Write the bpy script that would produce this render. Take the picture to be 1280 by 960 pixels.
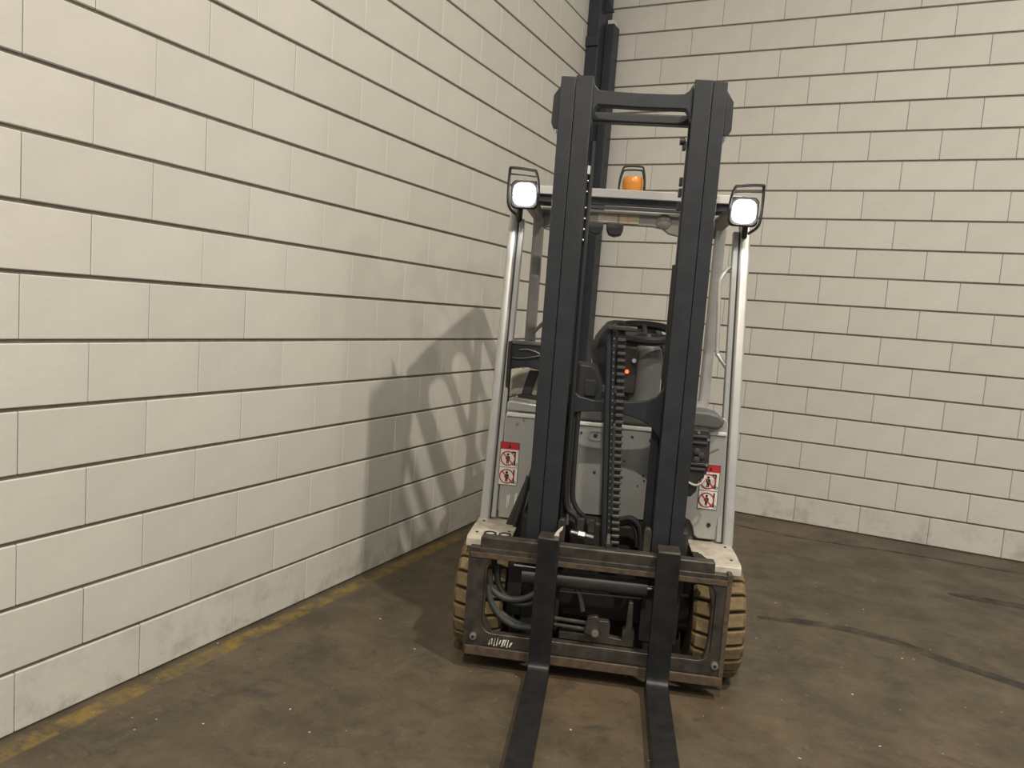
import bpy, bmesh, math, random
from mathutils import Vector, Matrix
random.seed(7)
for o in list(bpy.data.objects): bpy.data.objects.remove(o, do_unlink=True)
scn = bpy.context.scene
COL = scn.collection

# ------------------------------------------------------------------ camera
cam_d = bpy.data.cameras.new('camera'); cam = bpy.data.objects.new('camera', cam_d); COL.objects.link(cam)
YAW, PITCH, ROLL = -0.440281, -0.0965164, 0.0748721
_f = Vector((math.sin(YAW)*math.cos(PITCH), math.cos(YAW)*math.cos(PITCH), math.sin(PITCH)))
_r = Vector((math.cos(YAW), -math.sin(YAW), 0)); _u = _r.cross(_f)
_r2 = math.cos(ROLL)*_r + math.sin(ROLL)*_u; _u2 = -math.sin(ROLL)*_r + math.cos(ROLL)*_u
M4 = Matrix((_r2, _u2, -_f)).transposed().to_4x4(); M4.translation = Vector((2.22921, -5.87353, 1.39583))
cam.matrix_world = M4
cam_d.sensor_width = 36; cam_d.lens = 949.367/1280*36; cam_d.clip_start = .05; cam_d.clip_end = 100
scn.camera = cam

# ------------------------------------------------------------------ world, exposure
w = bpy.data.worlds.new('world'); scn.world = w; w.use_nodes = True
bg = w.node_tree.nodes['Background']; bg.inputs[0].default_value = (.86, .93, 1.0, 1); bg.inputs[1].default_value = .36
scn.view_settings.view_transform = 'Standard'; scn.view_settings.look = 'None'
scn.view_settings.exposure = 0.0; scn.view_settings.gamma = 1; scn.view_settings.use_curve_mapping = False
LAMPS = [((3.90, -4.3, 5.75), 215), ((2.60, -7.3, 5.75), 235), ((7.4, -4.3, 5.75), 60), ((7.2, -7.4, 5.75), 110)]
LAMP_COL = (1.0, .91, .77)

# ------------------------------------------------------------------ materials
def mat(name, col, rough=.5, metal=0.0, var=0.0, scale=8.0, bump=0.0, bscale=60.0, col2=None, emit=None, estr=0.0, rnd=0.0, spec=None, detail=4.0):
    m = bpy.data.materials.new(name); m.use_nodes = True
    nt = m.node_tree; b = nt.nodes['Principled BSDF']
    b.inputs['Roughness'].default_value = rough; b.inputs['Metallic'].default_value = metal
    if spec is not None: b.inputs['Specular IOR Level'].default_value = spec
    c = (*col, 1)
    b.inputs['Base Color'].default_value = c
    tc = nt.nodes.new('ShaderNodeTexCoord')
    out = None
    if var or col2:
        n = nt.nodes.new('ShaderNodeTexNoise'); n.inputs['Scale'].default_value = scale; n.inputs['Detail'].default_value = detail; n.inputs['Roughness'].default_value = .6
        nt.links.new(tc.outputs['Object'], n.inputs['Vector'])
        r = nt.nodes.new('ShaderNodeValToRGB'); r.color_ramp.elements[0].position = .35; r.color_ramp.elements[1].position = .68
        c2 = col2 if col2 else tuple(x*(1-var) for x in col)
        r.color_ramp.elements[0].color = (*c2, 1); r.color_ramp.elements[1].color = c
        nt.links.new(n.outputs['Fac'], r.inputs['Fac']); out = r.outputs['Color']
    if rnd:
        oi = nt.nodes.new('ShaderNodeObjectInfo'); mr = nt.nodes.new('ShaderNodeMapRange')
        mr.inputs['To Min'].default_value = 1-rnd; mr.inputs['To Max'].default_value = 1+rnd*.4
        nt.links.new(oi.outputs['Random'], mr.inputs['Value'])
        mx = nt.nodes.new('ShaderNodeMix'); mx.data_type = 'RGBA'; mx.blend_type = 'MULTIPLY'; mx.inputs['Factor'].default_value = 1
        if out: nt.links.new(out, mx.inputs['A'])
        else: mx.inputs['A'].default_value = c
        cb = nt.nodes.new('ShaderNodeCombineColor')
        for k in range(3): nt.links.new(mr.outputs[0], cb.inputs[k])
        nt.links.new(cb.outputs[0], mx.inputs['B']); out = mx.outputs['Result']
    if out: nt.links.new(out, b.inputs['Base Color'])
    if bump:
        n2 = nt.nodes.new('ShaderNodeTexNoise'); n2.inputs['Scale'].default_value = bscale; n2.inputs['Detail'].default_value = 3
        nt.links.new(tc.outputs['Object'], n2.inputs['Vector'])
        bp = nt.nodes.new('ShaderNodeBump'); bp.inputs['Strength'].default_value = bump; bp.inputs['Distance'].default_value = .004
        nt.links.new(n2.outputs['Fac'], bp.inputs['Height']); nt.links.new(bp.outputs[0], b.inputs['Normal'])
    if emit: b.inputs['Emission Color'].default_value = (*emit, 1); b.inputs['Emission Strength'].default_value = estr
    return m
M = {}
M['block'] = mat('painted_block', (.70, .678, .620), .55, var=.06, scale=5, bump=.25, bscale=45, rnd=.045)
def add_scuffs(m):
    nt = m.node_tree; N = nt.nodes; L = nt.links; b = N['Principled BSDF']; src = b.inputs['Base Color'].links[0].from_socket
    geo = N.new('ShaderNodeNewGeometry'); sx = N.new('ShaderNodeSeparateXYZ'); L.new(geo.outputs['Position'], sx.inputs[0])
    def nz(sc, p0, p1, amt):
        n = N.new('ShaderNodeTexNoise'); n.inputs['Scale'].default_value = sc; n.inputs['Detail'].default_value = 6; n.inputs['Roughness'].default_value = .7
        L.new(geo.outputs['Position'], n.inputs['Vector']); r = N.new('ShaderNodeMapRange'); r.inputs['From Min'].default_value = p0; r.inputs['From Max'].default_value = p1; r.inputs['To Max'].default_value = amt
        L.new(n.outputs['Fac'], r.inputs['Value']); return r.outputs[0]
    low = N.new('ShaderNodeMapRange'); low.inputs['From Min'].default_value = .30; low.inputs['From Max'].default_value = .0; L.new(sx.outputs['Z'], low.inputs['Value'])
    mu = N.new('ShaderNodeMath'); mu.operation = 'MULTIPLY'; L.new(low.outputs[0], mu.inputs[0]); L.new(nz(7, .48, .75, .75), mu.inputs[1])
    ad = N.new('ShaderNodeMath'); ad.operation = 'ADD'; ad.use_clamp = True; L.new(mu.outputs[0], ad.inputs[0]); L.new(nz(5.5, .70, .78, .32), ad.inputs[1])
    mx = N.new('ShaderNodeMix'); mx.data_type = 'RGBA'; L.new(ad.outputs[0], mx.inputs['Factor']); L.new(src, mx.inputs['A']); mx.inputs['B'].default_value = (.26, .235, .19, 1)
    L.new(mx.outputs['Result'], b.inputs['Base Color'])
add_scuffs(M['block'])
M['mortar'] = mat('painted_joint', (.25, .215, .17), .8, var=.25, scale=30)
M['black'] = mat('black_paint', (.026, .029, .035), .48, var=.3, scale=14, bump=.08, bscale=90)
M['dblack'] = mat('dull_black_steel', (.018, .017, .016), .62, col2=(.035, .028, .022), scale=18, bump=.2)
M['worn'] = mat('worn_black_steel', (.088, .076, .060), .42, metal=.3, col2=(.036, .032, .028), scale=16, bump=.2)
M['linkm'] = mat('oily_chain_steel', (.16, .15, .14), .32, metal=.7, var=.3, scale=40)
M['hose'] = mat('dusty_hose_rubber', (.055, .060, .055), .6, var=.3, scale=20)
M['cyl'] = mat('grimy_cylinder_paint', (.050, .044, .038), .45, col2=(.03, .027, .025), scale=14)
M['rust'] = mat('rusty_edge', (.125, .080, .045), .7, col2=(.050, .043, .036), scale=30, bump=.3)
M['fork'] = mat('fork_steel', (.012, .013, .015), .40, metal=.25, col2=(.024, .023, .022), scale=20, bump=.12)
M['silver'] = mat('silver_paint', (.47, .465, .44), .36, metal=.35, var=.08, scale=6)
M['silver2'] = mat('scuffed_silver_paint', (.62, .59, .52), .42, metal=.15, col2=(.40, .35, .27), scale=14)
M['alu'] = mat('brushed_aluminium', (.56, .55, .525), .42, metal=.45, var=.1, scale=10)
M['grey'] = mat('grey_plastic', (.12, .12, .118), .5, var=.12)
M['dgrey'] = mat('dark_grey_plastic', (.055, .057, .062), .5, var=.2)
M['guard'] = mat('guard_grey_paint', (.26, .25, .235), .5, var=.2)
M['white'] = mat('white_paint', (.72, .71, .68), .45, var=.05)
M['tyre'] = mat('tan_solid_tyre', (.25, .178, .088), .8, col2=(.13, .09, .045), scale=14, bump=.5)
M['tyred'] = mat('tyre_groove_rubber', (.075, .052, .030), .9, var=.3)
M['rubber'] = mat('black_rubber', (.02, .02, .021), .55)
M['vinyl'] = mat('black_vinyl', (.012, .012, .014), .36, bump=.1, bscale=200)
M['chrome'] = mat('chrome', (.75, .75, .73), .14, metal=1)
M['steel'] = mat('bolt_steel', (.42, .40, .36), .35, metal=.8)
M['amber'] = mat('amber_lens', (.72, .27, .045), .3)
M['red'] = mat('label_red', (.50, .025, .03), .5)
M['redl'] = mat('red_indicator', (.6, .08, .03), .4, emit=(1, .12, .04), estr=2.2)
M['ink'] = mat('label_black', (.02, .018, .018), .5)
M['label'] = mat('label_white', (.78, .76, .70), .5)
M['beige'] = mat('beige_sticker', (.45, .40, .33), .5, col2=(.40, .30, .25), scale=30)
M['orange_s'] = mat('orange_sticker', (.50, .33, .20), .5, col2=(.35, .36, .25), scale=25)
M['green'] = mat('green_tape', (.35, .50, .22), .5)
M['led'] = mat('led_lens', (1, 1, 1), .3, emit=(.93, .96, 1.0), estr=55)
M['hb'] = mat('high_bay_lens', (1, 1, 1), .3, emit=(1, .92, .8), estr=12)
M['column'] = mat('dark_column_paint', (.035, .038, .05), .5, var=.2)
M['ceil'] = mat('ceiling_paint', (.55, .54, .51), .8, var=.05)
M['clear'] = mat('smoky_clear', (.25, .25, .25), .25, var=.4, scale=30)

def floor_mat():
    m = bpy.data.materials.new('dirty_concrete'); m.use_nodes = True; nt = m.node_tree; N = nt.nodes; L = nt.links
    b = N['Principled BSDF']; geo = N.new('ShaderNodeNewGeometry')
    def noise(sc, det=5, rough=.6, dist=0):
        n = N.new('ShaderNodeTexNoise'); n.inputs['Scale'].default_value = sc; n.inputs['Detail'].default_value = det
        n.inputs['Roughness'].default_value = rough; n.inputs['Distortion'].default_value = dist
        L.new(geo.outputs['Position'], n.inputs['Vector']); return n.outputs['Fac']
    def ramp(x, p0, c0, p1, c1):
        r = N.new('ShaderNodeValToRGB'); r.color_ramp.elements[0].position = p0; r.color_ramp.elements[1].position = p1
        r.color_ramp.elements[0].color = (*c0, 1); r.color_ramp.elements[1].color = (*c1, 1); L.new(x, r.inputs['Fac']); return r.outputs['Color']
    def mix(a, bb, fac, mode='MIX'):
        x = N.new('ShaderNodeMix'); x.data_type = 'RGBA'; x.blend_type = mode
        if isinstance(fac, float): x.inputs['Factor'].default_value = fac
        else: L.new(fac, x.inputs['Factor'])
        for s, v in (('A', a), ('B', bb)):
            if isinstance(v, tuple): x.inputs[s].default_value = (*v, 1)
            else: L.new(v, x.inputs[s])
        return x.outputs['Result']
    def bw(x, p0, p1): return ramp(x, p0, (0, 0, 0), p1, (1, 1, 1))
    base = ramp(noise(3.6, 9, .75, .3), .38, (.066, .052, .034), .64, (.122, .097, .062))
    base = mix(base, (.150, .098, .058), bw(noise(.8, 3, .5), .58, .80))                 # reddish patches
    base = mix(base, (.045, .038, .030), bw(noise(3.1, 7, .75, .6), .57, .70))          # oily stains
    base = mix(base, (.05, .042, .035), bw(noise(13, 7, .78), .56, .68))
    base = mix(base, (.19, .155, .105), bw(noise(19, 7, .8), .58, .74))                 # dust
    base = mix(base, (.62, .58, .50), bw(noise(42, 1, .4), .79, .80))                # pale chips
    # worn yellow line along the left wall
    sx = N.new('ShaderNodeSeparateXYZ'); L.new(geo.outputs['Position'], sx.inputs[0])
    mr = N.new('ShaderNodeMapRange'); mr.interpolation_type = 'SMOOTHSTEP'
    mr.inputs['From Min'].default_value = .112; mr.inputs['From Max'].default_value = .098; L.new(sx.outputs['X'], mr.inputs['Value'])
    mr2 = N.new('ShaderNodeMapRange'); mr2.interpolation_type = 'SMOOTHSTEP'
    mr2.inputs['From Min'].default_value = .022; mr2.inputs['From Max'].default_value = .04; L.new(sx.outputs['X'], mr2.inputs['Value'])
    mu = N.new('ShaderNodeMath'); mu.operation = 'MULTIPLY'; L.new(mr.outputs[0], mu.inputs[0]); L.new(mr2.outputs[0], mu.inputs[1])
    wear = bw(noise(9, 8, .8), .42, .58); mu2 = N.new('ShaderNodeMath'); mu2.operation = 'MULTIPLY'; L.new(mu.outputs[0], mu2.inputs[0]); L.new(wear, mu2.inputs[1])
    mu3 = N.new('ShaderNodeMath'); mu3.operation = 'MULTIPLY'; mu3.inputs[1].default_value = .75; L.new(mu2.outputs[0], mu3.inputs[0])
    base = mix(base, (.27, .18, .030), mu3.outputs[0])
    L.new(base, b.inputs['Base Color'])
    rr = ramp(noise(4, 4), .3, (.42, .42, .42), .7, (.66, .66, .66)); L.new(rr, b.inputs['Roughness'])
    bp = N.new('ShaderNodeBump'); bp.inputs['Strength'].default_value = .25; bp.inputs['Distance'].default_value = .006
    L.new(noise(35, 5, .7), bp.inputs['Height']); L.new(bp.outputs[0], b.inputs['Normal'])
    return m
M['floor'] = floor_mat()
def stain_mat(name, col, amount, scale):
    m = bpy.data.materials.new(name); m.use_nodes = True; nt = m.node_tree; b = nt.nodes['Principled BSDF']
    b.inputs['Base Color'].default_value = (*col, 1); b.inputs['Roughness'].default_value = .6
    tc = nt.nodes.new('ShaderNodeTexCoord'); n = nt.nodes.new('ShaderNodeTexNoise'); n.inputs['Scale'].default_value = scale; n.inputs['Detail'].default_value = 6
    nt.links.new(tc.outputs['Object'], n.inputs['Vector'])
    r = nt.nodes.new('ShaderNodeMapRange'); r.inputs['From Min'].default_value = .3; r.inputs['From Max'].default_value = .65; r.inputs['To Max'].default_value = amount
    nt.links.new(n.outputs['Fac'], r.inputs['Value']); nt.links.new(r.outputs[0], b.inputs['Alpha']); return m
M['skid_seam'] = stain_mat('skid_and_seam_mark', (.035, .032, .030), .62, 9)

# ------------------------------------------------------------------ mesh helpers
class MB:
    def __init__(s): s.bm = bmesh.new()
    def box(s, x0, x1, y0, y1, z0, z1):
        v = [s.bm.verts.new(p) for p in ((x0,y0,z0),(x1,y0,z0),(x1,y1,z0),(x0,y1,z0),(x0,y0,z1),(x1,y0,z1),(x1,y1,z1),(x0,y1,z1))]
        for f in ((3,2,1,0),(4,5,6,7),(0,1,5,4),(1,2,6,5),(2,3,7,6),(3,0,4,7)): s.bm.faces.new([v[i] for i in f])
        return s
    def prism(s, pts, a0, a1, axis='y'):
        """pts: 2D outline; axis y: (x,z), axis x: (y,z), axis z: (x,y)"""
        def P(p, a): return {'y': (p[0], a, p[1]), 'x': (a, p[0], p[1]), 'z': (p[0], p[1], a)}[axis]
        A = [s.bm.verts.new(P(p, a0)) for p in pts]; B = [s.bm.verts.new(P(p, a1)) for p in pts]
        n = len(pts); s.bm.faces.new(A); s.bm.faces.new(B[::-1])
        for i in range(n): s.bm.faces.new([A[i], B[i], B[(i+1) % n], A[(i+1) % n]])
        return s
    def ring(s, outer, inner, a0, a1, axis='y'):
        """same number of points on the outer and inner outline"""
        def P(p, a): return {'y': (p[0], a, p[1]), 'x': (a, p[0], p[1]), 'z': (p[0], p[1], a)}[axis]
        n = len(outer); V = [[s.bm.verts.new(P(p, a)) for p in q] for q in (outer, inner) for a in (a0, a1)]
        oA, oB, iA, iB = V
        for i in range(n):
            j = (i+1) % n
            for q in ((oA[i], oA[j], iA[j], iA[i]), (oB[j], oB[i], iB[i], iB[j]), (oA[j], oA[i], oB[i], oB[j]), (iA[i], iA[j], iB[j], iB[i])): s.bm.faces.new(q)
        return s
    def tube(s, pts, r, n=10, cap=True):
        pts = [Vector(p) for p in pts]; R = r if isinstance(r, (list, tuple)) else [r]*len(pts); rings = []
        t0 = (pts[1]-pts[0]).normalized(); up = Vector((0, 0, 1)) if abs(t0.z) < .9 else Vector((1, 0, 0))
        nrm = t0.cross(up).normalized()
        for i, p in enumerate(pts):
            t = (pts[min(i+1, len(pts)-1)]-pts[max(i-1, 0)]).normalized()
            nrm = (nrm - t*nrm.dot(t)).normalized(); bn = t.cross(nrm)
            rings.append([s.bm.verts.new(p+R[i]*(math.cos(2*math.pi*k/n)*nrm+math.sin(2*math.pi*k/n)*bn)) for k in range(n)])
        for a, b in zip(rings, rings[1:]):
            for k in range(n): s.bm.faces.new((a[k], a[(k+1) % n], b[(k+1) % n], b[k]))
        if cap: s.bm.faces.new(rings[0][::-1]); s.bm.faces.new(rings[-1])
        return s
    def lathe(s, prof, c, axis='z', n=24):
        """prof: (radius, height) closed at the ends by radius 0 or an n-gon"""
        rings = []
        for r, h in prof:
            ring = []
            for k in range(n):
                a = 2*math.pi*k/n; ca, sa = r*math.cos(a), r*math.sin(a)
                ring.append(s.bm.verts.new({'z': (c[0]+ca, c[1]+sa, c[2]+h), 'x': (c[0]+h, c[1]+ca, c[2]+sa), 'y': (c[0]+ca, c[1]+h, c[2]+sa)}[axis]))
            rings.append(ring)
        for a, b in zip(rings, rings[1:]):
            for k in range(n): s.bm.faces.new((a[k], a[(k+1) % n], b[(k+1) % n], b[k]))
        s.bm.faces.new(rings[0][::-1]); s.bm.faces.new(rings[-1]); return s
    def loft(s, secs):
        R = [[s.bm.verts.new(p) for p in q] for q in secs]; n = len(R[0])
        for a, b in zip(R, R[1:]):
            for k in range(n): s.bm.faces.new((a[k], a[(k+1) % n], b[(k+1) % n], b[k]))
        s.bm.faces.new(R[0][::-1]); s.bm.faces.new(R[-1]); return s
    def mesh(s, name, m, smooth=True):
        bmesh.ops.recalc_face_normals(s.bm, faces=s.bm.faces)
        me = bpy.data.meshes.new(name); s.bm.to_mesh(me); s.bm.free(); me.materials.append(M[m] if isinstance(m, str) else m)
        if smooth:
            for p in me.polygons: p.use_smooth = True
            me.set_sharp_from_angle(angle=math.radians(35))
        return me
    def build(s, name, m, parent=None, bevel=0, seg=2, label=None):
        o = bpy.data.objects.new(name, s.mesh(name, m)); COL.objects.link(o); o.parent = parent
        if bevel:
            b = o.modifiers.new('bevel', 'BEVEL'); b.width = bevel; b.segments = seg; b.limit_method = 'ANGLE'; b.angle_limit = math.radians(40); b.use_clamp_overlap = True
        if label: o['label'] = label
        return o
def link(name, me, parent=None, loc=None):
    o = bpy.data.objects.new(name, me); COL.objects.link(o); o.parent = parent
    if loc: o.location = loc
    return o
def arc(cx, cz, r, a0, a1, n=6): return [(cx+r*math.cos(math.radians(a0+(a1-a0)*i/n)), cz+r*math.sin(math.radians(a0+(a1-a0)*i/n))) for i in range(n+1)]
def rrect(x0, x1, z0, z1, r, n=5):
    return arc(x1-r, z1-r, r, 0, 90, n)+arc(x0+r, z1-r, r, 90, 180, n)+arc(x0+r, z0+r, r, 180, 270, n)+arc(x1-r, z0+r, r, 270, 360, n)
def spline(pts, n=8):
    P = [Vector(p) for p in pts]; P = [2*P[0]-P[1]]+P+[2*P[-1]-P[-2]]; out = []
    for i in range(1, len(P)-2):
        for k in range(n):
            t = k/n; a, b, c, d = P[i-1:i+3]
            out.append(.5*((2*b)+(c-a)*t+(2*a-5*b+4*c-d)*t*t+(3*b-a-3*c+d)*t**3))
    return out+[P[-2]]
def struct(o): o['kind'] = 'structure'; return o
def thing(name, label, cat, loc=(0, 0, 0), rz=0, group=None):
    o = bpy.data.objects.new(name, None); COL.objects.link(o); o.location = loc; o.rotation_euler = (0, 0, rz); o.empty_display_size = .2
    o['label'] = label; o['category'] = cat
    if group: o['group'] = group
    return o

# ------------------------------------------------------------------ room shell
RX, RY, RZ = 10.0, -11.0, 6.4
struct(MB().box(-.25, RX, RY, .25, -.15, 0).build('floor', 'floor'))
struct(MB().box(-.25, RX, RY, .25, RZ, RZ+.15).build('ceiling', 'ceil'))
H, LB = .2, .435; JH, JV = .0062, .0011; REC = .009        # course height, block length, half joints, joint recess
wall_left = struct(MB().box(-.25, -REC, RY, 0, 0, RZ).build('wall_left', 'mortar'))
wall_back = struct(MB().box(-REC, RX, REC, .25, 0, RZ).build('wall_back', 'mortar'))
def block_mesh(l, axis):
    b = MB()
    if axis == 'y': b.box(-.05, 0, 0, l-2*JV, 0, H-2*JH)
    else: b.box(0, l-2*JV, 0, .05, 0, H-2*JH)
    bmesh.ops.bevel(b.bm, geom=b.bm.edges[:], offset=.0026, segments=1, affect='EDGES')
    return b.mesh('block', 'block', smooth=False)
cache = {}
def bmesh_for(l, axis):
    k = (round(l, 3), axis)
    if k not in cache: cache[k] = block_mesh(l, axis)
    return cache[k]
def field(bm, axis, a, b, z):
    """a block of the joined rest, same shape and place as the single ones"""
    if axis == 'y': bm.box(-.05, 0, a+JV, b-JV, z+JH, z+H-JH)
    else: bm.box(a+JV, b-JV, 0, .05, z+JH, z+H-JH)
def lay(wall, axis, length, off_even, off_odd, near):
    rest = MB(); nrows = int(RZ/H)
    for k in range(nrows):
        o0 = (off_even if k % 2 == 0 else off_odd) % LB
        js = [0.0]+[o0+i*LB for i in range(int((length-o0)/LB)+1)]+[length]
        if o0 < .01: js.pop(0)
        for s0, s1 in zip(js, js[1:]):
            if s1-s0 < .02: continue
            a, b = (-s1, -s0) if axis == 'y' else (s0, s1)
            if s0 < near and k < 20:
                me = bmesh_for(s1-s0, axis); jit = random.uniform(-.0012, .0012)
                link('block', me, wall, (jit, a+JV, k*H+JH) if axis == 'y' else (a+JV, jit, k*H+JH))
            else: field(rest, axis, a, b, k*H)
    r = rest.build('block_field', 'block', wall); r['kind'] = 'stuff'
lay(wall_left, 'y', -RY, 4.5016, 4.5016+LB/2, 5.0)
lay(wall_back, 'x', RX, .0862, .3030, 4.6)

# floor marks
def ribbon(name, pts, wd, m, parent=None):
    b = MB(); L = []
    P = spline([(x, y, 0) for x, y in pts], 10)
    for i, p in enumerate(P):
        t = (P[min(i+1, len(P)-1)]-P[max(i-1, 0)]).normalized(); n = Vector((-t.y, t.x, 0))
        ww = wd*(.5+.5*min(1, 6*min(i, len(P)-1-i)/len(P)))
        L.append((b.bm.verts.new(p+n*ww/2+Vector((0, 0, .0008))), b.bm.verts.new(p-n*ww/2+Vector((0, 0, .0008)))))
    for a, c in zip(L, L[1:]): b.bm.faces.new((a[0], a[1], c[1], c[0]))
    return b.build(name, m, parent)
floor_o = bpy.data.objects['floor']
ribbon('floor_mark', [(1.86, -2.09), (2.05, -2.014), (2.26, -1.975), (2.466, -2.0), (2.655, -2.084), (2.83, -2.142), (3.3, -2.3), (3.9, -2.6)], .075, 'skid_seam', floor_o)  # rubber tyre skid mark
ribbon('floor_mark', [(1.2, -.33), (1.48, -.378), (1.70, -.412), (1.96, -.411), (2.19, -.384), (2.5, -.33), (3.2, -.30), (4.2, -.25)], .035, 'skid_seam', floor_o)  # dark seam in the floor near the back wall, not a tyre track
ribbon('floor_mark', [(2.75, -1.05), (3.1, -1.02), (3.4, -1.06), (3.9, -1.1)], .10, 'skid_seam', floor_o)

# ------------------------------------------------------------------ steel column in the corner
col = thing('steel_column', 'dark painted steel column standing in the corner of the block walls', 'column', (.10, -.14, 0))
MB().prism([(-.10, -.14), (.0, -.14), (.0, .128), (-.10, .128)], 0, RZ, 'z').build('column_shaft', 'column', col, bevel=.004)
MB().box(.002, .073, -.02, .11, 0, 3.63).build('cable_duct', 'column', col, bevel=.004)
MB().box(-.10, .004, -.158, -.14, 3.43, 3.50).build('strap', 'column', col, bevel=.003)
MB().prism([(.002, 3.70), (.075, 3.70), (.002, 3.86)], -.06, -.04, 'y').build('gusset_plate', 'column', col)
MB().box(.012, .062, .0, .08, 3.631, 3.665).build('duct_end', 'white', col)

# ------------------------------------------------------------------ high bay lamps
def high_bay(loc, power, label):
    t = thing('high_bay_lamp', label, 'ceiling lamp', loc, 0, 'high bay lamps')
    MB().lathe([(.05, .30), (.09, .27), (.10, .18), (.17, .10), (.20, .02), (.20, .0), (.185, .0)][::-1], (0, 0, 0), 'z', 28).build('housing', 'dgrey', t)
    MB().lathe([(.183, -.012), (.183, 0)], (0, 0, 0), 'z', 28).build('lens', 'hb', t)
    MB().tube([(0, 0, .29), (0, 0, RZ-loc[2])], .008).build('hanger', 'steel', t)
    d = bpy.data.lights.new('lamp_light', 'AREA'); d.shape = 'DISK'; d.size = .15; d.energy = power; d.color = LAMP_COL
    o = bpy.data.objects.new('lamp_light', d); COL.objects.link(o); o.parent = t; o.location = (0, 0, -.02)
    return t
for (p, e), lb in zip(LAMPS, ['round high bay lamp hung to the right above the forklift', 'round high bay lamp hung in front of the forks', 'round high bay lamp farther along the back wall', 'round high bay lamp farthest from both block walls']):
    high_bay(p, e, lb)

# ================================================================== FORKLIFT (x right, y back, z up, origin under the carriage)
T = thing('forklift', 'silver and black electric forklift with both work lamps lit, parked by the block wall', 'forklift', (1.397, -3.202, 0), math.radians(18))

# ---- mast
def rail(name, x0, x1, y0, y1, z0, z1, s, kind):
    t = .016
    if kind == 'C': p = [(x0, y0), (x1, y0), (x1, y0+t), (x0+t, y0+t), (x0+t, y1-t), (x1, y1-t), (x1, y1), (x0, y1)]
    else:
        c = (x0+x1)/2; p = [(x0, y0), (x1, y0), (x1, y0+t), (c+t/2, y0+t), (c+t/2, y1-t), (x1, y1-t), (x1, y1), (x0, y1), (x0, y1-t), (c-t/2, y1-t), (c-t/2, y0+t), (x0, y0+t)]
    if s > 0: p = [(-x, y) for x, y in p][::-1]
    return MB().prism(p, z0, z1, 'z').build(name, 'black', T, bevel=.003)
for s in (-1, 1):
    e = .003 if s > 0 else 0
    rail('outer_mast_rail', -.303+e, -.2488, .098, .245, .09, 2.270, s, 'C')
    rail('inner_mast_rail', -.2474, -.182, .095, .225, .12, 2.274, s, 'I')
    MB().prism([(s*.300, 2.247), (s*.328, 2.205), (s*.330, 2.105), (s*.318, 2.083), (s*.300, 2.083)][::-s], .115, .235, 'y').build('mast_tie_plate', 'black', T, bevel=.003)
    MB().tube([(s*.205, .285, .35), (s*.205, .285, 1.62)], .03, 16).build('lift_cylinder', 'dblack', T)
    MB().tube([(s*.205, .285, 1.6), (s*.205, .285, 2.16)], .02, 14).build('lift_rod', 'chrome', T)
    MB().box(min(s*.15, s*.182), max(s*.15, s*.182), .20, .215, .56, 1.05).build('rail_stiffener', 'black', T, bevel=.002)
g = [(-.184, 2.272), (-.176, 2.245), (-.160, 2.228), (-.10, 2.2235), (0, 2.221), (.11, 2.2215), (.150, 2.224), (.166, 2.236), (.180, 2.262),
     (.184, 2.13), (.172, 2.150), (.160, 2.170), (.10, 2.170), (0, 2.169), (-.10, 2.172), (-.160, 2.174), (-.174, 2.155), (-.184, 2.12)]
MB().prism(g, .105, .15, 'y').build('top_crossbar', 'black', T, bevel=.004)
MB().box(-.25, .25, .235, .285, 2.146, 2.183).build('rear_top_crossbar', 'dgrey', T, bevel=.006)
sm = [(-.182, 1.135), (-.165, 1.100), (-.14, 1.081), (-.09, 1.072), (0, 1.070), (.07, 1.078), (.125, 1.088), (.155, 1.105), (.182, 1.145),
      (.182, .940), (.165, .965), (.137, .992), (.10, 1.012), (.05, 1.024), (-.04, 1.030), (-.10, 1.027), (-.15, 1.018), (-.182, 1.0)]
MB().prism(sm, .16, .185, 'y').build('middle_crossbar', 'black', T, bevel=.003)
MB().box(-.30, .30, .16, .22, .20, .30).build('lower_crossbar', 'dblack', T, bevel=.004)
for k, z in enumerate([1.90, 1.86, 1.80, 1.76, 1.72, 1.68]):
    MB().lathe([(.0045, -.003), (.0045, .003)], (-.1755, .13, z), 'x', 8).build('rail_screw', 'steel', T)
MB().box(-.1795, -.170, .12, .134, 1.925, 1.955).build('rail_tab', 'white', T)
MB().tube(spline([(-.168, .15, 2.05), (-.169, .15, 1.5), (-.166, .16, .95), (-.160, .17, .66), (-.115, .17, .60), (-.09, .18, .53)], 6), .011, 10).build('mast_hose', 'rubber', T)
MB().tube([(-.150, .19, 1.05), (-.150, .19, .56)], .009, 10).build('mast_pipe', 'steel', T)
MB().tube(spline([(-.140, .175, 1.02), (-.138, .175, .72), (-.12, .175, .64), (-.085, .18, .60), (-.075, .2, .53)], 6), .010, 10).build('mast_hose', 'rubber', T)
for z in (2.03, 1.90, 1.86, 1.81):
    MB().box(.162, .174, .12, .15, z, z+.03).build('rail_clip', 'black', T, bevel=.002)
MB().lathe([(.014, -.01), (.014, .006), (.006, .010)], (.160, .125, 2.06), 'x', 12).build('roller_pin', 'black', T)

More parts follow.
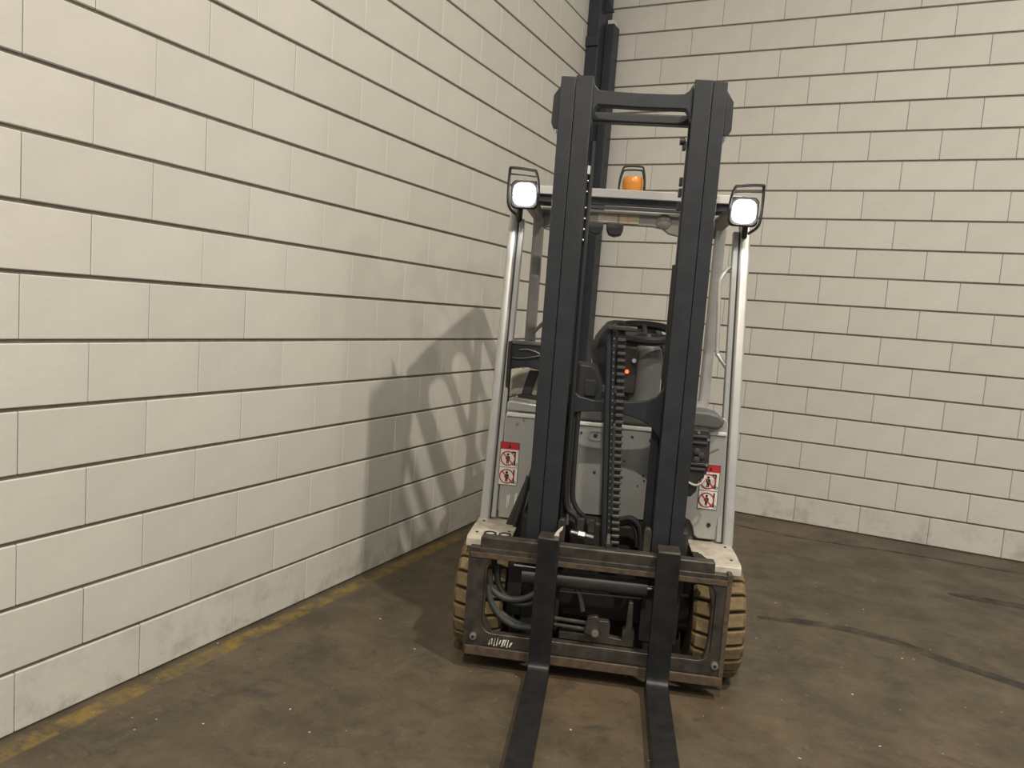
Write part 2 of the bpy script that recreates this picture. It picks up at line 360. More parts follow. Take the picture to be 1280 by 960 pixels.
# ---- free lift cylinder and chain (slightly slanted to the carriage anchor)
def cx(z, top, bot): return bot+(top-bot)*(z-.49)/(1.335-.49)
MB().tube([(cx(.49, -.047, .004), .135, .49), (cx(1.35, -.047, .004), .135, 1.35)], .0125, 12).build('free_lift_rod', 'black', T)
strip = MB().prism([(cx(1.345, -.034, .016), 1.345), (cx(1.345, -.020, .028), 1.345), (cx(.49, -.020, .028), .49), (cx(.49, -.034, .016), .49)], .125, .140, 'y').build('chain_guard', 'black', T)
pin = MB(); z = .505
while z < 1.33:
    x = cx(z, -.027, .022); pin.box(x-.0022, x+.0022, .121, .126, z-.003, z+.003); z += .0262
pin.build('chain_pin_row', 'steel', strip)['kind'] = 'stuff'
ch = MB().prism([(cx(1.34, -.012, .036), 1.34), (cx(1.34, .014, .058), 1.34), (cx(.49, .014, .058), .49), (cx(.49, -.012, .036), .49)], .122, .134, 'y').build('lift_chain', 'dblack', T)
lk = MB(); lk.box(-.0165, .0165, -.012, .006, -.0062, .0062)
bmesh.ops.bevel(lk.bm, geom=lk.bm.edges[:], offset=.003, segments=1, affect='EDGES')
lkm = lk.mesh('chain_link', 'linkm'); z = .503; i = 0
while z < 1.335:
    link('chain_link', lkm, ch, (cx(z, .002, .047), .120, z)); z += .0262
MB().box(-.055, .058, .10, .17, 1.350, 1.368).build('crosshead', 'worn', T, bevel=.004)
MB().lathe([(.030, -.012), (.034, -.010), (.030, 0), (.034, .010), (.030, .012)], (.002, .155, 1.335), 'x', 18).build('chain_sheave', 'dblack', T)
MB().tube([(.018, .06, .50), (.018, .06, .575)], .0075, 10).build('chain_anchor_bolt', 'steel', T)
MB().lathe([(.016, 0), (.016, .014)], (.018, .06, .527), 'z', 6).build('anchor_nut', 'worn', T)

# ---- fork carriage with side shift frame
MB().box(-.466, .416, .012, .062, .476, .526).build('carriage_top_bar', 'worn', T, bevel=.006)
fr = MB().ring(rrect(-.506, .478, .062, .486, .006, 3), rrect(-.440, .426, .152, .448, .045, 3), .0, .038, 'y').build('side_shift_frame', 'worn', T, bevel=.003)
MB().box(-.50, .47, -.004, .004, .447, .468).build('frame_wear_strip', 'rust', fr, bevel=.002)
MB().box(-.498, .474, -.006, .03, .060, .098).build('frame_lower_strip', 'rust', fr, bevel=.004)
MB().prism([(-.425, .104), (.40, .104), (.40, .145), (-.425, .145)], -.003, .002, 'y').build('frame_lower_face', 'worn', fr)
for s, x, z in ((-1, -.466, .137), (1, .446, .143)):
    bo = MB().lathe([(.014, 0), (.014, -.012), (.007, -.014)], (x, .0, z), 'y', 14).build('frame_bolt', 'steel', fr)
    MB().lathe([(.006, -.0145), (.006, -.0155)], (x, 0, z), 'y', 10).build('bolt_socket', 'ink', bo)
MB().box(.462, .480, -.004, .04, .055, .492).build('frame_edge', 'rust', fr, bevel=.002)
MB().prism([(.395, .45), (.426, .45), (.426, .155), (.400, .155), (.414, .21), (.416, .36), (.405, .41)], .004, .034, 'y').build('frame_gusset', 'worn', fr, bevel=.003)
MB().prism([(-.44, .45), (-.418, .45), (-.432, .40), (-.432, .22), (-.40, .155), (-.44, .155)], .004, .034, 'y').build('frame_gusset', 'worn', fr, bevel=.003)
# chalk-like paint scribble on the lower left of the frame
sc = MB(); random.seed(3)
for k in range(9):
    x = -.405+k*.010; z0 = .112+random.uniform(-.006, .006); z1 = .135+random.uniform(-.008, .006)
    sc.prism([(x, z0), (x+.004, z0), (x+.010+random.uniform(-.01, .006), z1), (x+.006, z1)], -.0045, -.0035, 'y')
sc.build('paint_scribble', 'label', fr)
MB().tube([(-.30, .055, .380), (.178, .055, .386)], .033, 18).build('side_shift_cylinder', 'cyl', T)
MB().tube([(.17, .055, .386), (.27, .055, .388)], .010, 12).build('side_shift_rod', 'chrome', T)
MB().tube([(-.335, .06, .415), (-.245, .06, .412)], .006, 10).build('hydraulic_pipe', 'chrome', T)
# inner carriage seen through the frame
MB().box(-.30, -.15, .09, .115, .16, .45).build('carriage_side_plate', 'dblack', T, bevel=.003)
MB().box(.165, .31, .09, .115, .16, .45).build('carriage_side_plate', 'dblack', T, bevel=.003)
MB().prism([(-.14, .155), (-.14, .185), (-.03, .185), (-.03, .205), (-.02, .245), (.045, .245), (.052, .235), (.052, .185), (.105, .180), (.105, .155)], .03, .06, 'y').build('lower_hook_plate', 'worn', T, bevel=.003)
MB().prism([(.100, .155), (.100, .215), (.112, .225), (.115, .33), (.132, .33), (.136, .225), (.146, .215), (.146, .155)], .03, .07, 'y').build('hook_post', 'worn', T, bevel=.003)
vb = MB().prism([(-.045, .200), (-.035, .262), (.0, .270), (.012, .255), (.012, .205), (-.01, .190)], .005, .03, 'y').build('valve_bracket', 'worn', T, bevel=.003)
MB().lathe([(.014, 0), (.014, -.006), (.007, -.007)], (-.002, .005, .205), 'y', 12).build('bracket_bolt', 'steel', vb)
for dz in (.0, -.025): MB().tube([(-.16, .03, .233+dz), (-.04, .03, .230+dz)], .008, 10).build('hydraulic_pipe', 'worn', T)
MB().tube(spline([(-.09, .06, .36), (-.07, .05, .32), (-.055, .04, .27)], 5), .010, 8).build('hydraulic_pipe', 'worn', T)
MB().tube([(-.15, .05, .335), (.16, .05, .345)], .006, 8).build('hydraulic_pipe', 'dblack', T)
for pts in ([(-.43, .06, .36), (-.41, .05, .31), (-.36, .04, .285), (-.29, .04, .29), (-.22, .05, .33)],
            [(-.40, .07, .40), (-.39, .06, .33), (-.34, .05, .275), (-.28, .05, .265), (-.22, .05, .29)],
            [(-.43, .05, .33), (-.415, .04, .27), (-.37, .03, .215), (-.31, .03, .185), (-.22, .04, .18)],
            [(-.435, .07, .31), (-.40, .06, .245), (-.34, .05, .20), (-.26, .05, .175), (-.20, .06, .18)],
            [(-.42, .08, .42), (-.405, .09, .34), (-.40, .10, .26), (-.41, .12, .20)]):
    MB().tube(spline(pts, 6), .0125, 10).build('hydraulic_hose', 'hose' if pts[0][2] < .37 else 'rubber', T)
MB().box(-.36, -.30, .09, .15, .20, .40).build('valve_block', 'dblack', T, bevel=.004)
for x in (-.178, .150):
    MB().prism([(x, .50), (x, .60), (x+.006, .612), (x+.022, .612), (x+.028, .60), (x+.028, .50)], .07, .10, 'y').build('carriage_lug', 'worn', T, bevel=.003)
MB().tube([(-.13, .13, .548), (-.04, .13, .536)], .011, 12).build('hose_fitting', 'chrome', T)
MB().tube([(-.10, .13, .544), (-.075, .13, .541)], .015, 6).build('fitting_nut', 'steel', T)
for x in (-.11, -.065): MB().box(x, x+.03, .15, .18, .545, .60).build('valve_body', 'dblack', T, bevel=.004)
MB().tube(spline([(.06, .2, .60), (.10, .19, .612), (.135, .18, .59), (.148, .17, .53), (.150, .16, .46)], 6), .012, 10).build('hydraulic_hose', 'rubber', T)
MB().tube(spline([(.06, .22, .575), (.10, .21, .585), (.125, .2, .56), (.135, .19, .50)], 6), .009, 10).build('hydraulic_hose', 'rubber', T)

# ---- forks
def fork(x0, x1, top):
    p = [(0, top), (-.038, top)]+[(-.038, .13)]+[(-.038-.03+.03*math.cos(math.radians(a)), .055+.028+.028*0+.0-.028*math.sin(math.radians(a))+.0) for a in (0, 30, 60, 90)]
    p += [(-.75, .052), (-1.12, .030), (-1.15, .022), (-1.15, .014), (-.75, .012), (-.07, .012)]
    p += [(-.04+.04*math.cos(math.radians(a)), .055+.043*math.sin(math.radians(a))) for a in (-80, -50, -20, 0)]
    o = MB().prism(p, x0, x1, 'x').build('fork', 'fork', T, bevel=.003)
    MB().box(x0+.002, x1-.002, -.036, .052, top-.012, top+.003).build('fork_hook', 'worn', o, bevel=.003)
fork(-.244, -.162, .560); fork(.199, .283, .558)
MB().prism([(-.186, .564), (-.168, .564), (-.168, .578), (-.157, .590), (-.155, .602), (-.163, .597), (-.178, .580)], .0, .012, 'y').build('fork_latch', 'label', T)

# ---- drive wheels
def wheel(s, xc, yc, R, wd, lugs, names):
    hw = wd/2
    ty = MB().lathe([(R*.55, -hw), (R*.86, -hw), (R*.905, -hw+.012), (R*.905, hw-.012), (R*.86, hw), (R*.55, hw)], (xc, yc, R), 'x', 44).build(names[0], 'tyred', T)
    rim = MB().lathe([(R*.30, -hw*.6), (R*.55, -hw*.9), (R*.56, hw*.9), (R*.30, hw*.6)], (xc, yc, R), 'x', 28).build('wheel_rim', 'grey', T)
    for k in range(6):
        a = k*math.pi/3; MB().lathe([(.010, 0), (.010, s*.02)], (xc+s*hw*.6, yc+.09*math.cos(a), R+.09*math.sin(a)), 'x', 6).build('wheel_nut', 'steel', rim)
    tl = 2*math.pi*R/lugs*.80; th = R*.10
    for side in (-1, 1):
        b = MB(); n = 3; secs = []
        for x, rr in ((side*.006, R), (side*hw*.55, R), (side*hw*.88, R*.985), (side*hw, R*.93)):
            sh = side*x*.18                                         # lugs lean a little: a shallow chevron
            q = []
            for sg, r_ in ((-1, rr-th), (1, rr-th), (1, rr-.004), (.82, rr), (-.82, rr), (-1, rr-.004)):
                a = sg*tl/2/R+sh/R; q.append((x, r_*math.sin(a), r_*math.cos(a)))
            secs.append(q)
        me = b.loft(secs).mesh('tread_block', 'tyre')
        for k in range(lugs):
            o = link('tread_block', me, ty, (xc, yc, R)); o.rotation_euler = (2*math.pi*(k+(.5 if side > 0 else 0))/lugs, 0, 0)
    return ty
wheel(-1, -.465, .262, .228, .195, 22, ('drive_tyre',))
wheel(1, .458, .262, .228, .195, 22, ('drive_tyre',))
wheel(-1, -.12, 1.40, .19, .13, 18, ('steer_tyre',)); wheel(1, .12, 1.40, .19, .13, 18, ('steer_tyre',))
MB().tube([(-.40, .262, .228), (.40, .262, .228)], .07, 20).build('drive_axle', 'dblack', T)
MB().lathe([(.05, .0), (.075, .02), (.075, .06), (.04, .075)], (.30, .262, .228), 'x', 16).build('hub_motor', 'worn', T)
MB().lathe([(.05, .0), (.075, .02), (.075, .06), (.04, .075)], (-.375, .262, .228), 'x', 16).build('hub_motor', 'worn', T)

# ---- fenders
def fender(s):
    xs = [-.538, -.362] if s < 0 else [.352, .528]
    sec = [(.105, .455), (.11, .484), (.125, .493), (.25, .496), (.41, .492), (.41, .486), (.25, .490), (.13, .487), (.117, .481), (.111, .455)]
    o = MB().prism(sec, xs[0], xs[1], 'x').build('fender', 'silver2', T, bevel=.0015)
    for dx, y in ((.03, .17), (.03, .34), (.155, .22)):
        x = xs[0]+dx if s < 0 else xs[1]-dx
        MB().lathe([(.006, .0), (.006, .003)], (x, y, .4935), 'z', 8).build('fender_hole', 'ink', o)
    return o
fl = fender(-1); fr2 = fender(1)
for x in (-.452, -.392):
    MB().ring([(x+.026*math.cos(a*math.pi/12), .165+.026*math.sin(a*math.pi/12)) for a in range(24)], [(x+.020*math.cos(a*math.pi/12), .165+.020*math.sin(a*math.pi/12)) for a in range(24)], .4935, .4990, 'z').build('lifting_ring', 'dblack', fl)
MB().prism([(.352, .10), (.352, .22), (.385, .20), (.41, .115), (.41, .10)], .490, .4985, 'z').build('fender_notch', 'dblack', fr2)

# ---- chassis and body
MB().box(-.345, .345, .30, .46, .09, .55).build('chassis_front', 'dblack', T, bevel=.01)
MB().box(-.46, .46, .44, 1.1, .12, .90).build('battery_box', 'guard', T, bevel=.015)
cw = [(.98, .16), (.98, .94), (1.05, .985), (1.50, .985), (1.64, .92), (1.70, .75), (1.70, .30), (1.60, .22), (1.25, .22), (1.25, .16)]
MB().prism(cw, -.50, .50, 'x').build('counterweight', 'silver', T, bevel=.03, seg=3)
MB().prism([(-.150, .556), (.184, .556), (.184, .940), (.176, .950), (-.150, .950)], .40, .42, 'y').build('front_panel', 'silver', T, bevel=.002)
fp = bpy.data.objects['front_panel']
MB().prism([(-.150, .935), (.184, .935), (.182, .952), (-.150, .952)], .392, .402, 'y').build('panel_lip', 'white', fp, bevel=.004)
MB().ring(rrect(-.10, -.035, .875, .918, .018, 3), rrect(-.095, -.040, .880, .913, .015, 3), .395, .402, 'y').build('latch_recess', 'silver', fp)
for x, z, r in ((-.128, .905, .005), (-.068, .897, .009), (.085, .906, .006), (.162, .898, .007), (.055, .73, .006), (-.06, .74, .007), (.04, .635, .007), (.145, .745, .004), (.15, .725, .004), (.125, .70, .003), (-.13, .60, .003), (.06, .80, .004)):
    MB().lathe([(r, 0), (r, -.004), (r*.5, -.006)], (x, .40, z), 'y', 8).build('panel_screw', 'dgrey', fp)
MB().prism([(-.30, .955), (.30, .955), (.30, 1.0), (.18, 1.015), (-.18, 1.03), (-.30, 1.0)], .405, .50, 'y').build('cowl', 'grey', T, bevel=.012, seg=3)
# left and right silver leg panels
MB().prism([(-.458, .500), (-.36, .500), (-.352, .515), (-.30, .66), (-.25, .66), (-.25, .962), (-.452, .962), (-.458, .94)], .40, .42, 'y').build('leg_panel', 'silver', T, bevel=.004)
lpl = bpy.data.objects['leg_panel']
MB().box(-.452, -.25, .392, .402, .945, .962).build('panel_lip', 'white', lpl, bevel=.004)
for x, z in ((-.405, .915), (-.378, .935)): MB().lathe([(.006, 0), (.006, -.005)], (x, .40, z), 'y', 8).build('panel_screw', 'guard', lpl)
rp = MB().prism([(.25, .585), (.325, .585), (.352, .575), (.368, .545), (.376, .515), (.392, .503), (.478, .503), (.482, .52), (.470, 1.0), (.455, 1.018), (.25, 1.0)], .40, .42, 'y').build('leg_panel', 'silver', T, bevel=.004)
MB().box(.35, .468, .392, .402, .945, .960).build('panel_lip', 'white', rp, bevel=.003)
MB().lathe([(.009, 0), (.009, -.004)], (.432, .40, .565), 'y', 12).build('panel_hole', 'ink', rp)
scr = MB()
for x, z0, z1 in ((-.425, .545, .60), (-.418, .56, .605), (-.392, .535, .61), (-.386, .57, .615)): scr.prism([(x, z0), (x+.003, z0), (x+.006, z1), (x+.001, z1)], .3985, .3995, 'y')
scr.build('paint_scratch', 'label', lpl)
def warning_label(panel, x0, z0, wd, ht):
    y = .3985; lab = MB().box(x0, x0+wd, y, .400, z0, z0+ht).build('warning_label', 'label', T, label='white warning label with red header and two no-riding pictograms')
    hd = ht*.17
    MB().box(x0+.001, x0+wd-.001, y-.0008, y, z0+ht-hd, z0+ht-.001).build('label_header', 'red', lab)
    MB().prism([(x0+wd*.42, z0+ht-hd*.8), (x0+wd*.58, z0+ht-hd*.8), (x0+wd*.5, z0+ht-hd*.25)], y-.0014, y-.0008, 'y').build('label_triangle', 'ink', lab)
    t = .002
    MB().ring([(x0, z0), (x0+wd, z0), (x0+wd, z0+ht), (x0, z0+ht)], [(x0+t, z0+t), (x0+wd-t, z0+t), (x0+wd-t, z0+ht-t), (x0+t, z0+ht-t)], y-.0010, y-.0002, 'y').build('label_border', 'ink', lab)
    cell = (ht-hd)/2; MB().box(x0, x0+wd, y-.0008, y, z0+cell-.0008, z0+cell+.0008).build('label_divider', 'ink', lab)
    for k in range(2):
        cxx, cz, r = x0+wd*.43, z0+cell*(k+.5), cell*.41
        C_ = [(math.cos(a*math.pi/14), math.sin(a*math.pi/14)) for a in range(28)]
        f = MB(); f.prism([(cxx+c*r*.17, cz+r*.52+s_*r*.17) for c, s_ in C_[::2]], y-.0009, y-.0003, 'y')
        f.prism([(cxx-r*.26, cz+.30*r), (cxx+r*.26, cz+.30*r), (cxx+r*.30, cz-.15*r), (cxx+r*.16, cz-.15*r), (cxx+r*.15, cz-.75*r), (cxx+r*.03, cz-.75*r), (cxx, cz-.25*r), (cxx-r*.03, cz-.75*r), (cxx-r*.15, cz-.75*r), (cxx-r*.16, cz-.15*r), (cxx-r*.30, cz-.15*r)], y-.0009, y-.0003, 'y')
        m0 = x0+wd*.80
        f.box(m0-.003, m0+.003, y-.0009, y-.0003, cz-cell*.36, cz+cell*.40)
        if k: f.box(m0-.016, m0, y-.0009, y-.0003, cz+cell*.32, cz+cell*.40)
        f.box(m0-.010, m0, y-.0009, y-.0003, cz-cell*.36, cz-cell*.30)
        f.ring([(m0+.006+c*.006, cz-cell*.33+s_*.006) for c, s_ in C_], [(m0+.006+c*.0038, cz-cell*.33+s_*.0038) for c, s_ in C_], y-.0009, y-.0003, 'y')
        f.build('pictogram', 'ink', lab)
        p = MB().ring([(cxx+c*r, cz+s_*r) for c, s_ in C_], [(cxx+c*r*.86, cz+s_*r*.86) for c, s_ in C_], y-.0016, y-.0009, 'y')
        d = r*.66; h_ = r*.05; p.prism([(cxx-d-h_, cz+d-h_), (cxx-d+h_, cz+d+h_), (cxx+d+h_, cz-d+h_), (cxx+d-h_, cz-d-h_)], y-.0016, y-.0009, 'y')
        p.build('prohibition_ring', 'red', lab)
warning_label(lpl, -.472+.003, .645, .083, .189); warning_label(rp, .378, .631, .080, .190)

# ---- operator compartment seen past the mast
dt = MB().prism([(-.468, 1.135), (-.44, 1.150), (-.40, 1.155), (-.30, 1.140), (-.25, 1.14), (-.25, 1.262), (-.468, 1.262)], .49, .56, 'y').build('side_tray', 'black', T, bevel=.004)
MB().box(-.468, -.25, .484, .50, 1.250, 1.268).build('tray_rim', 'grey', dt, bevel=.004)
MB().tube(spline([(-.46, .485, 1.19), (-.41, .482, 1.192), (-.36, .482, 1.203), (-.33, .484, 1.21)], 5), .003, 6).build('tray_strap', 'grey', dt)
MB().tube(spline([(-.43, .485, 1.228), (-.39, .482, 1.232), (-.35, .482, 1.222), (-.335, .484, 1.212)], 5), .003, 6).build('tray_strap', 'guard', dt)
MB().box(-.478, -.462, .47, .52, .99, 1.262).build('tray_side', 'dblack', T, bevel=.003)
secs = []
for t in range(9):
    a = math.pi*t/8; secs.append([(-.472+.24*t/8, .60, 1.012), (-.472+.24*t/8, .82, 1.012), (-.472+.24*t/8, .82, 1.012+.10+.03*math.sin(a)), (-.472+.24*t/8, .60, 1.012+.085+.035*math.sin(a))])
MB().loft(secs).build('knee_fairing', 'silver2', T, bevel=.01)
for x in (-.42, -.352): MB().prism([(x, 1.02), (x+.045, 1.02), (x+.075, 1.135), (x+.03, 1.135)], .590, .603, 'y').build('fairing_stripe', 'dgrey', T, bevel=.004)
MB().prism([(-.458, .962), (-.25, .962), (-.25, 1.0), (-.45, 1.010), (-.458, 1.0)], .43, .60, 'y').build('side_ledge', 'silver', T, bevel=.008)
MB().box(-.43, -.25, .56, .60, 1.006, 1.024).build('ledge_rail', 'dblack', T, bevel=.004)
MB().prism([(-.20, .99), (-.06, .99), (-.06, 1.10), (-.085, 1.165), (-.105, 1.183), (-.20, 1.190)], .55, .72, 'y').build('dash_console', 'dgrey', T, bevel=.012, seg=3)
MB().box(-.135, -.085, .535, .56, 1.045, 1.12).build('console_switch', 'dgrey', T, bevel=.006)
MB().box(-.09, .04, .70, .74, 1.05, 1.085).build('console_bar', 'dgrey', T, bevel=.004)
MB().box(-.25, .28, .50, .62, .97, 1.035).build('dash_floor', 'dgrey', T, bevel=.02, seg=3)
MB().lathe([(.078, .985), (.074, 1.01), (.068, 1.06), (.066, 1.15), (.066, 1.23), (.060, 1.265), (.045, 1.285)], (.140, .80, 0), 'z', 28).build('steering_column', 'grey', T)
def ringpts(c, R, tilt, n=40): return [(c[0]+R*math.cos(2*math.pi*k/n), c[1]+R*math.sin(2*math.pi*k/n)*math.cos(tilt), c[2]+R*math.sin(2*math.pi*k/n)*math.sin(tilt)) for k in range(n)]
def torus(name, c, R, r, tilt, m, parent):
    b = MB(); n, k_ = 40, 10; rg = []
    for i in range(n):
        a = 2*math.pi*i/n; rg.append([])
        for j in range(k_):
            q = 2*math.pi*j/k_; rr = R+r*math.cos(q); x, y, z = rr*math.cos(a), rr*math.sin(a), r*math.sin(q)
            rg[-1].append(b.bm.verts.new((c[0]+x, c[1]+y*math.cos(tilt)-z*math.sin(tilt), c[2]+y*math.sin(tilt)+z*math.cos(tilt))))
    for i in range(n):
        for j in range(k_): b.bm.faces.new((rg[i][j], rg[(i+1) % n][j], rg[(i+1) % n][(j+1) % k_], rg[i][(j+1) % k_]))
    return b.build(name, m, parent)
sw = torus('steering_wheel', (.115, .82, 1.338), .150, .020, math.radians(14), 'vinyl', T)
for a in (90, 210, 330):
    a = math.radians(a); MB().tube([(.115, .82, 1.325), (.115+.145*math.cos(a), .82+.145*math.sin(a)*.97, 1.338+.145*math.sin(a)*.22)], .014, 8).build('wheel_spoke', 'vinyl', sw)
MB().lathe([(.05, -.03), (.055, 0), (.04, .02)], (.125, .815, 1.315), 'z', 20).build('wheel_hub', 'vinyl', sw)
MB().lathe([(.012, 0), (.022, .015), (.022, .04), (.012, .05)], (.0, .74, 1.335), 'z', 14).build('wheel_knob', 'vinyl', sw)
MB().lathe([(.009, 0), (.009, -.012)], (.046, .735, 1.155), 'y', 12).build('indicator_light', 'redl', T, label='glowing red indicator light')
MB().lathe([(.010, 0), (.010, -.01)], (.074, .732, 1.208), 'y', 12).build('key_switch', 'chrome', T)
MB().box(.028, .09, .745, .79, 1.05, 1.27).build('display_pod', 'dblack', T, bevel=.008)
# seat
def pad(name, secs, m): return MB().loft(secs).build(name, m, T, bevel=.02, seg=3)
def seat_sec(z, hw, y0, y1, xc=.06):
    r = .05; return [(xc+x, y, z) for x, y in [(-hw, y0+r), (-hw+r*.6, y0), (-hw*.4, y0+.025), (hw*.4, y0+.025), (hw-r*.6, y0), (hw, y0+r), (hw, y1), (-hw, y1)]]
MB().loft([seat_sec(.93, .15, 1.04, 1.15), seat_sec(1.05, .155, 1.05, 1.17), seat_sec(1.16, .185, 1.06, 1.19), seat_sec(1.235, .198, 1.07, 1.20), seat_sec(1.30, .180, 1.08, 1.20), seat_sec(1.345, .150, 1.09, 1.20), seat_sec(1.375, .125, 1.10, 1.19), seat_sec(1.386, .09, 1.12, 1.18)]).build('seat_backrest', 'vinyl', T)
MB().loft([[(x*sx+.06, y, z) for x, y in rrect(-.21, .21, .80, 1.12, .05, 3)] for z, sx in ((.90, .9), (.93, 1), (.985, 1), (1.01, .92))]).build('seat_cushion', 'vinyl', T)
# right hand armrest and connector block
MB().prism([(.30, .975), (.425, .973), (.442, .985), (.452, 1.012), (.425, 1.034), (.38, 1.043), (.30, 1.043)], .36, .52, 'y').build('armrest', 'grey', T, bevel=.012, seg=3)
vb2 = MB().prism([(.300, .985), (.372, .988), (.380, .965), (.384, .84), (.375, .80), (.352, .785), (.345, .74), (.325, .715), (.300, .72)], .22, .30, 'y').build('hose_connector_block', 'dblack', T, bevel=.005)
for z in (.955, .93, .845, .825): MB().box(.312, .370, .212, .224, z, z+.010).build('connector_rib', 'dgrey', vb2, bevel=.002)
for x, z in ((.333, .90), (.333, .868), (.352, .885)): MB().lathe([(.013, 0), (.013, -.008), (.007, -.010)], (x, .22, z), 'y', 12).build('connector_port', 'dgrey', vb2)
for x, z in ((.333, .975), (.372, .95), (.375, .85)): MB().lathe([(.006, 0), (.006, -.006)], (x, .22, z), 'y', 8).build('connector_screw', 'steel', vb2)
MB().tube([(.375, .23, .893), (.418, .25, .912)], .005, 8).build('connector_lever', 'grey', vb2)
MB().tube(spline([(.31, .215, .775), (.34, .205, .768), (.365, .205, .785), (.375, .215, .81)], 5), .005, 8).build('pull_loop', 'alu', vb2)
MB().lathe([(.026, 0), (.026, .01), (.014, .012)], (.335, .34, .735), 'y', 16).build('green_tape_roll', 'green', T)
# tilt cylinders beside the mast
for s in (-1, 1):
    MB().tube([((-.40 if s < 0 else .31), .34, .48), (s*.325 if s < 0 else .29, .33, .70)], [.017, .016], 14).build('tilt_cylinder', 'dblack', T)
    MB().tube([(s*.325 if s < 0 else .29, .33, .70), (s*.307 if s < 0 else .28, .30, .775)], .010, 10).build('tilt_rod', 'worn', T)
    MB().tube(spline([((-.37 if s < 0 else .30), .30, .50), (-.345 if s < 0 else .29, .28, .60), (-.325 if s < 0 else .285, .28, .72)], 5), .012, 8).build('tilt_hose', 'rubber', T)

# ---- overhead guard
def pillar(s):
    def sec(xo, xi, y, z, d):
        r = .012; x0, x1 = (xo, xi) if s < 0 else (xi, xo)
        return [(x, yy, z) for x, yy in rrect(x0, x1, y, y+d, r, 3)]
    B, Tp = ((-.535, -.492), (-.530, -.490)) if s < 0 else ((.537, .494), (.512, .468))
    pl = MB().loft([sec(*B, .38, .488, .06), sec(*Tp, .58, 1.80, .06), sec(Tp[0]*.99, Tp[1]*.99, .63, 1.885, .06)]).build('front_pillar', 'alu', T)
    k = -s
    sl = [[(x, yy, z) for x, yy in ((a, y+.012), (a+k*.006, y+.012), (a+k*.006, y+.05), (a, y+.05))] for a, y, z in ((B[1], .38, .49), (Tp[1], .58, 1.80))]
    MB().loft(sl).build('pillar_seal', 'rubber', pl)
    f2 = [[(x, yy, z) for x, yy in ((a+k*.006, y+.004), (a+k*.028, y+.004), (a+k*.028, y+.045), (a+k*.006, y+.045))] for a, y, z in ((B[1], .38, .50), (Tp[1], .58, 1.80))]
    MB().loft(f2).build('pillar_flange', 'silver', pl, bevel=.004)
    x0, x1 = (-.512, -.456) if s < 0 else (.458, .512)
    MB().loft([[(x, y, z) for x, y in rrect(x0, x1, 1.36, 1.44, .015, 3)] for z in (.96, 1.80)]+[[(x, y, 1.90) for x, y in rrect(x0, x1, 1.34, 1.42, .015, 3)]]).build('rear_pillar', 'guard' if s < 0 else 'alu', T)
    xm = -.488 if s < 0 else .472
    MB().loft([[(x, .58, z) for x, z in rrect(xm-.025, xm+.025, 1.875, 1.93, .012, 3)], [(x, .80, z) for x, z in rrect(xm-.025, xm+.025, 1.895, 1.952, .012, 3)], [(x, 1.36, z) for x, z in rrect(xm-.025, xm+.025, 1.89, 1.955, .012, 3)], [(x, 1.43, z) for x, z in rrect(xm-.025, xm+.025, 1.86, 1.92, .012, 3)]]).build('roof_side_beam', 'guard', T)
pillar(-1); pillar(1)
rb = MB().prism([(.55, 1.908), (.57, 1.908), (.60, 1.940), (.60, 1.948), (.55, 1.944)], -.46, .455, 'x').build('roof_front_beam', 'white', T, bevel=.003)
MB().prism([(.565, 1.876), (.62, 1.885), (.62, 1.938), (.565, 1.908)], -.45, .445, 'x').build('roof_front_channel', 'dgrey', T, bevel=.003)
# roof plate: lateral slots with rounded ends between narrow bars
SL = [(.645, .840, 1.938), (.890, 1.085, 1.958), (1.135, 1.330, 1.968)]; SX0, SX1, SR = -.39, .375, .08
for a0, a1, pz in SL:
    inn = rrect(SX0, SX1, a0, a1, SR, 5); oo = rrect(SX0-.095, SX1+.095, a0-.025, a1+.025, .004, 5)
    MB().ring(oo, inn, pz, pz+.015, 'z').build('roof_slot_frame', 'dgrey', T)
re = [(-.47, 1.86), (-.30, 1.86), (-.25, 1.866), (-.20, 1.892), (-.15, 1.896), (.13, 1.894), (.18, 1.886), (.215, 1.862), (.26, 1.853), (.46, 1.853), (.46, 1.965), (.26, 1.972), (.15, 1.966), (-.15, 1.966), (-.26, 1.972), (-.47, 1.965)]
rbm = MB().prism(re, 1.38, 1.42, 'y').build('roof_rear_beam', 'guard', T, bevel=.004)
MB().box(-.165, -.062, 1.377, 1.381, 1.902, 1.948).build('beam_sticker', 'beige', rbm)
MB().box(-.050, -.005, 1.377, 1.381, 1.902, 1.950).build('beam_sticker', 'orange_s', rbm)
MB().box(-.002, .052, 1.377, 1.381, 1.902, 1.955).build('beam_sticker', 'orange_s', rbm)
MB().lathe([(.040, 0), (.040, -.006), (.030, -.012), (.012, -.014)], (.185, 1.38, 1.925), 'y', 22).build('round_clip', 'clear', rbm)
for x0, x1 in ((-.118, -.025), (-.215, -.132)):
    MB().prism([(x0, 1.896), (x0+.003, 1.858), (x0+.015, 1.832), ((x0+x1)/2, 1.824), (x1-.012, 1.832), (x1-.002, 1.858), (x1, 1.896)], 1.30, 1.375, 'y').build('rear_work_lamp', 'dgrey', T, bevel=.008)
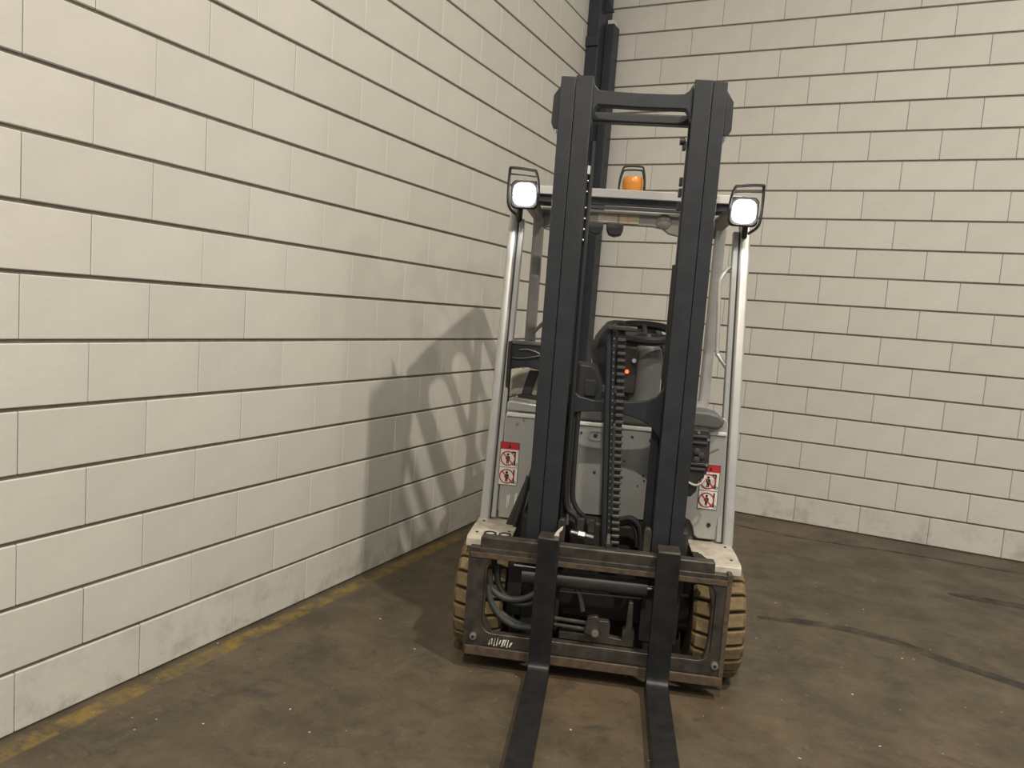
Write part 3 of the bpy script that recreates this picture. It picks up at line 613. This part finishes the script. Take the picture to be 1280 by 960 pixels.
# amber beacon with wire guard
bc = MB().lathe([(.050, -.07), (.050, .0), (.052, .02), (.050, .045), (.044, .056), (.02, .060)], (0, 1.0, 2.022), 'z', 24).build('beacon', 'amber', T, label='amber warning beacon')
MB().lathe([(.056, -.075), (.056, -.045)], (0, 1.0, 2.022), 'z', 24).build('beacon_base', 'dblack', bc)
for y in (.955, 1.045):
    MB().tube(spline([(-.066, y, 1.955), (-.064, y, 2.05), (-.052, y, 2.108), (-.035, y, 2.120), (.03, y, 2.122), (.045, y, 2.112), (.056, y, 2.05), (.058, y, 1.955)], 5), .0045, 8).build('beacon_guard', 'dblack', bc)
# front work lamps
def work_lamp(x, z, s):
    b = MB().loft([[(xx, y, zz) for xx, zz in rrect(x-a, x+a, z-c, z+c, .022, 4)] for y, a, c in ((.46, .056, .056), (.475, .060, .060), (.53, .050, .050), (.56, .03, .03))]).build('work_lamp', 'dblack', T, bevel=.002, label='lit square work lamp on the guard pillar')
    ln = MB().prism(rrect(x-.046, x+.046, z-.046, z+.046, .030, 5), .455, .462, 'y').build('lamp_lens', 'led', b)
    MB().tube(spline([(x-s*.060, .47, z-.005), (x-s*.056, .455, z+.055), (x-s*.045, .445, z+.093), (x-s*.03, .445, z+.098), (x+s*.055, .445, z+.105), (x+s*.068, .455, z+.09), (x+s*.070, .47, z-.02), (x+s*.06, .48, z-.06), (x+s*.03, .50, z-.085)], 5), .006, 8).build('lamp_guard', 'dblack', b)
    MB().tube([(x-s*.050, .45, z+.072), (x+s*.062, .45, z+.080)], .004, 8).build('lamp_guard_bar', 'dblack', b)
    MB().tube([(x+s*.02, .52, z-.05), (x+s*.032, .60, z-.10)], .012, 10).build('lamp_bracket', 'dblack', b)
    d = bpy.data.lights.new('work_light', 'SPOT'); d.energy = 10; d.spot_size = math.radians(100); d.spot_blend = .6; d.shadow_soft_size = .04; d.color = (.93, .96, 1)
    o = bpy.data.objects.new('work_light', d); COL.objects.link(o); o.parent = T; o.location = (x, .445, z); o.rotation_euler = (math.radians(72), 0, 0)
work_lamp(-.455, 1.888, -1); work_lamp(.455, 1.868, 1)
# grab handle on the right pillar
MB().tube(spline([(.465, .60, 1.665), (.430, .585, 1.64), (.405, .57, 1.60), (.400, .565, 1.56), (.408, .555, 1.42), (.415, .545, 1.29), (.425, .54, 1.265), (.470, .52, 1.205)], 6), .0095, 10).build('grab_handle', 'alu', T)
MB().tube([(-.40, 1.3, 1.35), (-.47, 1.38, 1.28)], .010, 8).build('rear_handle', 'guard', T)
